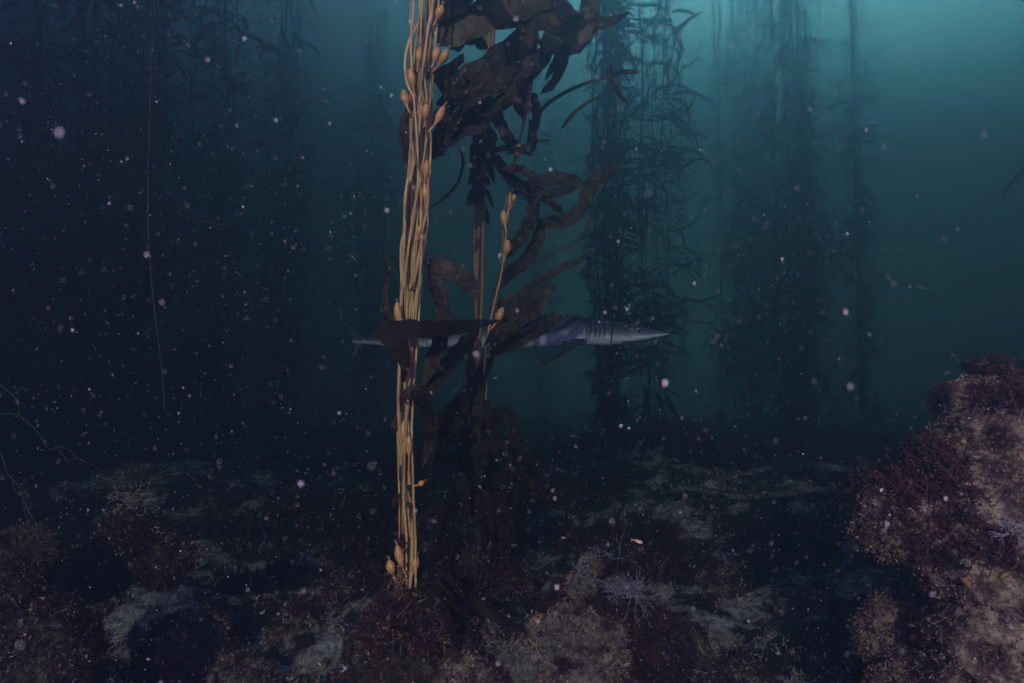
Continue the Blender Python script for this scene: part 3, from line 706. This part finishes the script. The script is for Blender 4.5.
for k in range(22):
    y = -40 - k * 32; x = interp([(-700, 560), (-60, 548)], y)[0]; s = rk.choice((-1, 1))
    px_blade(kC, [(x, y), (x + s * 40, y - 10), (x + s * 80, y + 20), (x + s * 110, y + rk.uniform(20, 80))], DC, 20, M['blade'], r=rk, dd=.1)

# ------------------------------------------------------------------ the forest behind: stipes, floats and curling blades
def blade_variants(m, count=9, seed=5, width=0.05):
    g = random.Random(seed); res = []
    for q in range(count):
        mb = MB(); ln = g.uniform(.75, 1.0); bend = g.uniform(-2.6, 1.6) if q % 3 else g.uniform(-3.4, -2.2); n = 14
        mb.tube([Vector((0, 0, 0)), Vector((.04, 0, .01)), Vector((.07, 0, .02)), Vector((.10, 0, .03)), Vector((.12, 0, .034))], [.006, .006, .016, .013, .004], 5)
        p = Vector((.115, 0, .033)); a = g.uniform(.1, .9); pts = []; yaw = 0
        for i in range(n):
            pts.append(p.copy()); a += bend / n * (0.6 + 0.8 * i / n); yaw += g.uniform(-.16, .16)
            p = p + Vector((math.cos(a) * math.cos(yaw), math.sin(yaw) * 0.6, math.sin(a))) * ln / n
        hw = [width * min(1, i / 2.5 + .15) * min(1, ((n - 1 - i) / (n * .4)) ** .8 + .03) for i in range(n)]
        mb.sheet(pts, hw, (g.uniform(-.4, .4), g.choice((-1, 1)), g.uniform(-.2, .8)), .3, 22, 3, g, twist=g.uniform(-1.2, 1.2))
        res.append(mb.mesh('kelp_blade', m))
    return res
BV = blade_variants(M['blade'])
BVN = blade_variants(M['blade'], 6, 77, 0.032)
def forest_kelp(px, d, label, n_st, n_bl, spread, blen, seed, ztop=11.5, dense=0.5, lean=0.0, zlow=0.15, bvs=None, top_px=None, wst=.008, base=None, droop=0.0, m=None, inner=0):
    k_ = 1.42 if px > 400 else 1.24
    d *= k_; spread *= k_; blen *= k_; wst *= 1.2
    g = random.Random(seed); b = P(px, 390, d); x0, y0 = b.x, b.y; z0 = gz(x0, y0)
    root = thing('giant_kelp', Vector((x0, y0, z0)), label, 'kelp', 'kelp plants of the forest behind')
    bvs = bvs or BV; lines = []
    for k in range(n_st):
        a = g.uniform(0, 6.28); rr = spread * math.sqrt(g.random()); ph = g.uniform(0, 6.28); pts = []
        for i in range(22):
            t = i / 21; z = z0 + 0.05 + (ztop - z0) * t; q = min(1, t * 5 + .15)
            pts.append(Vector((x0 + lean * (z - z0) + math.cos(a) * rr * q + .04 * math.sin(z * 1.7 + ph), y0 + math.sin(a) * rr * q + .04 * math.cos(z * 1.3 + ph), z)))
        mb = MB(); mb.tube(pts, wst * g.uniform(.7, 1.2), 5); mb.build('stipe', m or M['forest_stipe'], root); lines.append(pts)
    for k in range(n_bl):
        pts = g.choice(lines); t = zlow * .7 + (.58 - zlow * .7) * g.random() if g.random() < .88 else g.uniform(.55, 1); u = t * 21; i = min(20, int(u)); p = pts[i].lerp(pts[i + 1], u - i)
        o = bpy.data.objects.new('blade', g.choice(bvs)); col.objects.link(o); o.parent = root
        o.location = p - root.location; o.rotation_euler = (g.uniform(-.5, .5), g.uniform(-.5, .9) + droop, g.uniform(0, 6.28))
        s = blen * g.uniform(.55, 1.25); o.scale = (s, s * g.uniform(.7, 1.3), s)
    if inner:
        gn = np.random.default_rng(seed + 40); ii = gn.integers(len(lines), size=inner); t = gn.random(inner) ** 1.4 * 20.9
        A = np.array([[tuple(p) for p in l] for l in lines]); i0 = t.astype(int); f = (t - i0)[:, None]
        pos = A[ii, i0] * (1 - f) + A[ii, i0 + 1] * f - np.array(root.location)[None]
        nor = gn.normal(size=(inner, 3)) * np.array([1, 1, .4]) + np.array([0, 0, -.5 - droop]); nor /= np.linalg.norm(nor, axis=1, keepdims=True)
        o = tuft_object('inner_foliage', pos, nor, blen * (.5 + .5 * gn.random(inner)), 2, .5, .06, np.zeros(inner, int), [M['blade']], None, seed=seed)
        o.parent = root; o['kind'] = 'stuff'
    haptera(root, Vector((x0, y0, z0 + .02)), .22, .18, 40, M['holdfast'], seed + 1, .007)
    return root
forest_kelp(608, 6.3, 'dark dense kelp column right behind the curling blades, above the shark head', 14, 290, .15, .28, 1, zlow=.1, droop=.5, inner=900)
forest_kelp(655, 6.9, 'open kelp column with many hooked blades, left of the brightest water', 6, 230, .17, .50, 2, bvs=BVN, inner=60)
forest_kelp(686, 8.6, 'thin wispy kelp strand beside the brightest gap', 2, 26, .12, .45, 3, bvs=BVN, wst=.005)
forest_kelp(722, 9.4, 'slender faint kelp strand on the right side of the bright gap', 3, 80, .07, .36, 4, bvs=BVN, inner=50)
forest_kelp(752, 12.5, 'broad pale kelp column fading into the haze right of the bright gap', 14, 280, .42, .5, 5, inner=500)
forest_kelp(797, 8.2, 'wide dark kelp column that stands tallest in the right half', 14, 290, .23, .34, 6, zlow=.05, droop=.5, inner=1000)
forest_kelp(832, 11.0, 'pale kelp strand just right of the wide dark column', 5, 120, .2, .42, 7, inner=80)
forest_kelp(864, 8.4, 'narrow dark kelp column with blades sticking out, toward the right', 6, 140, .08, .40, 8, bvs=BVN + BV[:2], inner=160)
forest_kelp(1072, 4.6, 'kelp strand just outside the right edge with a few blades hanging in', 2, 60, .06, .34, 9, bvs=BVN)
forest_kelp(545, 10.5, 'faint kelp strand seen between the curling blades and the dark column', 3, 80, .2, .45, 10)
forest_kelp(86, 6.0, 'dense kelp mass in the dark, second from the left edge', 12, 290, .17, .36, 11, droop=.3, inner=420)
forest_kelp(132, 6.4, 'dense kelp mass in the dark behind the thin yellow stipe', 12, 290, .18, .36, 12, droop=.3, inner=420)
forest_kelp(16, 6.6, 'shadowy kelp plant at the left edge', 6, 170, .14, .42, 13, inner=160)
forest_kelp(205, 8.0, 'shadowy kelp plant third from the left, faint and broad', 9, 240, .26, .42, 14, inner=300)
forest_kelp(278, 9.4, 'faint kelp plant inside the thin drifting loop', 7, 200, .28, .45, 15, inner=200)
forest_kelp(370, 11.0, 'faint kelp plant directly left of the golden bundle', 6, 180, .3, .45, 16, inner=120)
forest_kelp(-90, 6.5, 'kelp plant just outside the left edge', 6, 160, .2, .42, 17, inner=160)

# ------------------------------------------------------------------ thin lines
def line_thing(name, label, cat, curves, m, group=None):
    root = None
    pts0 = [P(*q) for q in spline(curves[0][0], 30)]
    mb = MB()
    for c, wpx in curves:
        n = max(20, len(c) * 6); pts = [P(*q) for q in spline(c, n)]; d = c[0][2]
        mb.tube(pts, [wpx * .5 * d / FPX * (1 - .35 * i / n) for i in range(n)], 5)
    o = mb.build(name, m); o.data.transform(Matrix.Translation(-pts0[0])); o.location = pts0[0]
    return tag(o, label, cat, group)
line_thing('kelp_stipe', 'single thin yellowish kelp stipe hanging in the dark at left', 'kelp', [([(157, -500, 3.6), (155, -20, 3.6), (152, 60, 3.6), (150, 120, 3.6), (148, 200, 3.6), (150, 260, 3.6), (156, 320, 3.6), (162, 370, 3.6), (165, 412, 3.6)], 2.6)], M['strand_dim'])
line_thing('drifting_strand', 'hair thin strand drooping in a wide loop at upper left', 'strand', [([(295, -20, 3.0), (300, 60, 3.0), (300, 120, 3.0), (290, 170, 3.0), (262, 208, 3.0), (228, 224, 3.0), (190, 218, 3.0), (160, 200, 3.0), (150, 180, 3.0)], .7)], M['strand_dim'])
line_thing('drifting_strand', 'pale wavy strand creeping from the left edge to a clump of fine roots', 'strand', [([(-20, 372, 2.8), (4, 388, 2.8), (18, 402, 2.8), (20, 416, 2.8), (34, 428, 2.8), (44, 442, 2.8), (50, 450, 2.8), (62, 447, 2.8), (76, 456, 2.8), (84, 468, 2.85), (98, 474, 2.9), (106, 488, 2.95)], 1.2),
    ([(-10, 420, 2.8), (2, 414, 2.8), (14, 414, 2.8), (28, 420, 2.8)], 1.2), ([(60, 450, 2.8), (68, 461, 2.8), (76, 458, 2.8), (90, 464, 2.8), (103, 472, 2.85), (112, 484, 2.9)], .9), ([(100, 472, 2.85), (112, 476, 2.9), (118, 470, 2.9)], .8), ([(104, 478, 2.85), (116, 490, 2.9), (128, 488, 2.95)], .8)], M['strand_dim'])
line_thing('drifting_strand', 'lower pale forked strand sloping down the left edge', 'strand', [([(-20, 430, 2.5), (0, 452, 2.5), (8, 474, 2.5), (20, 488, 2.5), (26, 506, 2.5), (36, 524, 2.5), (50, 545, 2.55)], 1.1), ([(12, 478, 2.5), (16, 492, 2.5), (26, 492, 2.5), (32, 508, 2.5)], .8), ([(22, 500, 2.5), (28, 522, 2.5), (34, 536, 2.5)], .6)], M['strand_dim'])
line_thing('drifting_strand', 'short dark strand hanging in front of the shark head', 'strand', [([(612, 327, 3.95), (612, 334, 3.95), (611, 341, 4.2), (609, 347, 3.95)], 2.4)], M['eye'])
cl = thing('root_clump', P(130, 500, 2.9), 'small ragged tan clump of fine roots at the end of the pale strand', 'clump')
gg = random.Random(3); mb = MB()
for k in range(60):
    p0 = P(130 + gg.gauss(0, 9), 498 + gg.gauss(0, 7), 2.9 + gg.gauss(0, .03)); v = Vector((gg.gauss(0, .03), gg.gauss(0, .03), gg.gauss(0, .025)))
    mb.tube([p0, p0 + v * .5 + Vector((0, 0, gg.uniform(-.01, .01))), p0 + v], [.0022, .0018, .0008], 4)
mb.build('fine_roots', M['strand'], cl)
rock('boulder', [(P(128, 532, 2.98), .10), (P(165, 560, 3.05), .12), (P(100, 570, 3.0), .12)], 'shadowed boulder under the clump of fine roots at left', M['rock_olive'], 4000, [(5, 50), (4, 20), (1, 30)], 3.9, size=(.008, .02), cat='boulder')  # shade put into the dark rock and turf colours

# ------------------------------------------------------------------ white branching algae
def branching(px, py, d, label, rad, n, seed, ztilt=(0, -.2, .6)):
    c = P(px, py, d); g = random.Random(seed); mb = MB()
    def grow(p, v, r, k):
        if k == 0: return
        v = (v + Vector((g.gauss(0, .45), g.gauss(0, .45), g.gauss(0, .45)))).normalized(); ln = rad * g.uniform(.16, .30)
        e = p + v * ln; mb.tube([p, p.lerp(e, .5) + Vector((g.gauss(0, 1), g.gauss(0, 1), g.gauss(0, 1))) * ln * .06, e], [r, r * .9, r * .75], 4)
        for q in range(2 if g.random() < .75 else 1): grow(e, v, r * .8, k - 1)
    for k in range(n):
        v = Vector(ztilt) + Vector((g.gauss(0, .8), g.gauss(0, .6), g.gauss(0, .6))); grow(c + Vector((g.gauss(0, rad * .12), g.gauss(0, rad * .12), 0)), v.normalized(), .0016, 5)
    o = mb.build('branching_algae', M['coral']); o.data.transform(Matrix.Translation(-c)); o.location = c
    return tag(o, label, 'algae')
branching(632, 596, 2.9, 'pale violet branching coralline bush on the dark patch right of centre bottom', .105, 20, 2)
branching(578, 576, 3.05, 'sparse pale twigs left of the violet branching bush', .11, 6, 6)
branching(615, 560, 3.3, 'thin scattered white twigs above the violet branching bush', .12, 4, 8)
branching(355, 650, 3.0, 'dim violet twigs left of the holdfast at the bottom', .12, 6, 9)
branching(1010, 535, 1.82, 'tiny whitish twigs on the face of the right outcrop', .04, 6, 10)
# a mound to carry them
rock('boulder', [(P(620, 640, 3.2), .2), (P(575, 625, 3.4), .17), (P(655, 650, 3.1), .14)], 'dark purple boulder under the violet branching bush', M['rock'], 8000, [(5, 60), (2, 40)], 12.5, size=(.015, .035), big=50, big_size=(.05, .09), bigmat=(5, 2), cat='boulder')

# ------------------------------------------------------------------ the blue shark
DS = 5.3
S = DS / FPX
def DX(x): return 4.05 + (668 - x) / 316 * 1.9     # the head is nearer than the tail
prof = [(352, 338.5, 342.5, .55), (362, 337, 343.5, .6), (385, 336, 346, .6), (420, 331.5, 348, .62), (460, 326, 349, .66), (500, 320.5, 349.5, .70), (540, 316, 348.5, .74), (565, 316, 347, .78), (585, 318.5, 346, .82), (600, 321, 346, .86), (615, 323.5, 345.5, .95), (630, 325.5, 343.5, 1.1), (645, 328, 340.5, 1.25), (657, 330.3, 337.6, 1.3), (665, 332, 335.4, 1.3), (669, 333.1, 334.1, 1.2)]
sh = thing('blue_shark', P(520, 334, DS), 'slender grey blue shark with a pointed snout swimming right behind the kelp', 'shark')
def shark_y(x): return .10 * math.sin((x - 668) / 330 * math.pi * 1.1)      # gentle swimming curve
NS, NR = 72, 28
xs = np.linspace(352, 669, NS); xs = 352 + (669 - 352) * (1 - (1 - np.linspace(0, 1, NS)) ** 1.25)
tp, bt, wd = [np.interp(xs, [q[0] for q in prof], [q[k] for q in prof]) for k in (1, 2, 3)]
ker = np.array([1, 2, 3, 2, 1]) / 9
tp, bt = [np.convolve(np.pad(a, 2, 'edge'), ker, 'valid') for a in (tp, bt)]
V = []; side = []
for i, x in enumerate(xs):
    c = P(x, (tp[i] + bt[i]) / 2, DX(x)); h = (bt[i] - tp[i]) / 2 * DX(x) / FPX; w = h * wd[i]
    for k in range(NR):
        a = 2 * math.pi * k / NR; ca, sa = math.cos(a), math.sin(a)
        zz = h * sa; yy = w * math.copysign(abs(ca) ** .92, ca)
        if sa < 0: yy *= 1 - .10 * sa * sa
        V.append(c + Vector((0, yy + shark_y(x), zz))); side.append(0.5 + 0.5 * sa - (.10 if x < 560 else .10 - .04 * min(1, (x - 560) / 30)))
F = [(i * NR + k, i * NR + (k + 1) % NR, (i + 1) * NR + (k + 1) % NR, (i + 1) * NR + k) for i in range(NS - 1) for k in range(NR)]
F += [tuple(range(NR))[::-1], tuple((NS - 1) * NR + k for k in range(NR))]
mb = MB(); mb.add(V, F); body = mb.build('body', M['shark'], sh)
def paint(o, vals):
    a = o.data.attributes.new('shade_side', 'FLOAT', 'POINT'); a.data.foreach_set('value', vals)
paint(body, side)
def fin(name, rf, rb_, tip, thick, val, sweep=.25, hollow=.35):
    """fin from front and back root points to its tip, lens section, curved edges"""
    rf, rb_, tip = Vector(rf), Vector(rb_), Vector(tip); n, c = 10, 7
    nr = (rb_ - rf).cross(tip - rf).normalized(); V = []; F = []
    for i in range(n + 1):
        t = i / n; le = rf.lerp(tip, t) + (rf - rb_) * sweep * math.sin(math.pi * t) * .6; te = rb_.lerp(tip, t) + (rf - rb_) * hollow * math.sin(math.pi * t)
        if i == n: te = tip + (rb_ - rf) * .03
        for s_ in (1, -1):
            for k in range(c):
                u = k / (c - 1); V.append(le.lerp(te, u) + nr * (s_ * thick * (1 - t * .8) * math.sin(math.pi * min(1, u * .9 + .05)) ** .7))
    st = 2 * c
    for i in range(n):
        for k in range(c - 1):
            a = i * st + k; F.append((a, a + 1, a + st + 1, a + st)); b = a + c; F.append((b + 1, b, b + st, b + st + 1))
        for a, b in ((i * st, i * st + c), (i * st + c - 1, i * st + 2 * c - 1)): F.append((a, b, b + st, a + st))
    m_ = MB(); m_.add(V, F); o = m_.build(name, M['shark'], sh); paint(o, [val] * len(V)); return o
def SPt(x, y, off=0.0): return P(x, y, DX(x)) + Vector((0, shark_y(x) + off, 0))
fin('pectoral_fin', SPt(583, 341, -.08), SPt(562, 343, -.08), SPt(541, 363, -.30), .010, .80, .2, .25)
fin('pectoral_fin', SPt(583, 341, .08), SPt(562, 343, .08), SPt(548, 361, .42), .010, .45, .2, .25)
fin('dorsal_fin', SPt(536, 318), SPt(508, 321), SPt(500, 300), .012, .8, .1, .4)
fin('second_dorsal_fin', SPt(408, 334), SPt(396, 336), SPt(390, 328), .006, .7, .1, .3)
fin('anal_fin', SPt(401, 345), SPt(387, 345), SPt(390, 357), .006, .5, .1, .3)
fin('pelvic_fin', SPt(452, 347, -.04), SPt(438, 347, -.04), SPt(434, 356, -.12), .006, .5, .1, .3)
fin('pelvic_fin', SPt(452, 347, .04), SPt(438, 347, .04), SPt(436, 355, .12), .006, .5, .1, .3)
fin('tail_fin', SPt(366, 338), SPt(353, 341), SPt(328, 312), .007, .6, .05, .35)
fin('tail_fin', SPt(364, 342), SPt(352, 340), SPt(345, 368), .007, .48, .05, .35)
def surf(x, ang):
    tpx, btx, wx = [float(np.interp(x, xs, a)) for a in (tp, bt, wd)]
    h = (btx - tpx) / 2 * DX(x) / FPX; w = h * wx; a = R(ang)
    return P(x, (tpx + btx) / 2, DX(x)) + Vector((0, -w * math.cos(a) + shark_y(x), h * math.sin(a)))
for k, x in enumerate((583, 587.5, 592, 596.5, 601)):
    mb = MB(); mb.tube([surf(x + 1.2 * math.sin(j / 8 * 3.14), 38 - j * 8.5) + Vector((0, -.001, 0)) for j in range(9)], [.0015, .003, .0042, .005, .0052, .005, .0042, .003, .0015], 6); mb.build('gill_slit', M['gill'], sh)
ec = surf(636.5, 16); mb = MB(); mb.ball(ec + Vector((0, .006, 0)), (.0185, .0185, .012), 16, 8, axis=(0, -1, 0)); e = mb.build('eye_ring', M['eye_ring'], sh)
mb = MB(); mb.ball(ec + Vector((0, -.001, 0)), (.0135, .0135, .010), 16, 8, axis=(0, -1, 0)); mb.build('eye', M['eye'], sh)
mb = MB(); mb.tube([surf(x, a) + Vector((0, 0, -.002)) for x, a in ((618, -42), (624, -52), (631, -62), (638, -74), (643, -88))], [.001, .003, .0035, .003, .001], 5); mb.build('mouth', M['gill'], sh)
mb = MB(); mb.tube([surf(651, -35), surf(653, -48), surf(655, -60)], [.001, .0025, .001], 5); mb.build('nostril', M['gill'], sh)

# ------------------------------------------------------------------ small drifting things
c = P(638, 541, 2.6); mb = MB()
mb.ball(c, (.006, .0045, .017), 12, 9, axis=(1, 0, -.25)); f = thing('small_fish', c, 'tiny bright orange and white fish over the dark floor right of centre', 'fish')
mb.build('body', M['fish'], f)
mb = MB(); mb.ball(c + Vector((.004, -.0015, -.004)), (.0045, .004, .013), 10, 7, axis=(1, 0, -.25)); mb.build('belly', M['fish_pale'], f)
mb = MB(); t0 = c + Vector((-.015, 0, .0037)); mb.add([t0 + Vector((.002, .001, 0)), t0 + Vector((-.010, .001, .007)), t0 + Vector((-.007, .001, 0)), t0 + Vector((-.010, .001, -.005)), t0 + Vector((.002, -.001, 0)), t0 + Vector((-.010, -.001, .007)), t0 + Vector((-.007, -.001, 0)), t0 + Vector((-.010, -.001, -.005))], [(0, 1, 2, 3), (7, 6, 5, 4), (0, 4, 5, 1), (1, 5, 6, 2), (2, 6, 7, 3), (3, 7, 4, 0)]); mb.build('tail', M['fish'], f, False)
c = P(627, 309, 3.2); mb = MB(); g2 = random.Random(2)
V = [c + Vector(q) * .0045 for q in ((-3, 0, 3.4), (-1.6, -.6, 1.6), (1.5, -.6, 1.8), (3.2, 0, 3.0), (2.4, .3, -1.0), (2.6, 0, -3.2), (.2, -.8, -2.6), (-2.2, 0, -3.6), (-1.8, .3, -1.0), (0, -1.4, -.2), (0, 1.4, -.2))]
ring = [0, 1, 2, 3, 4, 5, 6, 7, 8]; mb.add(V, [(ring[i], ring[(i + 1) % 9], 9) for i in range(9)] + [(ring[(i + 1) % 9], ring[i], 10) for i in range(9)])
o = mb.build('drifting_scrap', M['scrap']); o.data.transform(Matrix.Translation(-c)); o.location = c
tag(o, 'beige horned scrap drifting just above the shark head', 'scrap')

def marine_snow():
    g = np.random.default_rng(9)
    n = 46000
    y = .35 + 5.5 * g.random(n) ** 1.1; x = (g.random(n) * 2 - 1) * (0.8 * y + .3); z = 1.2 + (g.random(n) * 2 - 1) * (.55 * y + .2) + .08 * y
    r = .00018 + .0008 * g.random(n) ** 20 + .00016 * y
    n2 = 90
    y2 = .22 + .75 * g.random(n2); x2 = (g.random(n2) * 2 - 1) * (.75 * y2); z2 = 1.2 + (g.random(n2) * 2 - 1) * .52 * y2
    r2 = .00025 + .0005 * g.random(n2) ** 3
    X = np.concatenate([x, x2]); Y = np.concatenate([y, y2]); Z = np.concatenate([z, z2]); r_ = np.concatenate([r, r2])
    n = len(X); o4 = np.array([(1, -.6, 1), (-1, -.6, 1), (0, 1.2, .2), (0, -.3, -1.3)], float)
    keep = (Z > ground(X, Y) + .03) & (fbm(X, Y, Z, 1.6, 3) * 1.6 + .62 > g.random(n))
    X, Y, Z, r_ = X[keep], Y[keep], Z[keep], r_[keep]; n = len(X)
    sc = r_[:, None, None] * (1 + .5 * g.normal(size=(n, 4, 1)).clip(-1, 1.2))
    V = (np.stack([X, Y, Z], 1)[:, None, :] + o4[None] * sc).reshape(-1, 3)
    F = [(a + 4 * i, b + 4 * i, c_ + 4 * i) for i in range(n) for a, b, c_ in ((0, 2, 1), (0, 1, 3), (1, 2, 3), (2, 0, 3))]
    me = bpy.data.meshes.new('marine_snow'); me.from_pydata(V.tolist(), [], F); me.materials.append(M['snow'])
    o = put('marine_snow', me); tag(o, 'pale specks of silt and plankton drifting through all the water', 'specks', kind='stuff')
marine_snow()
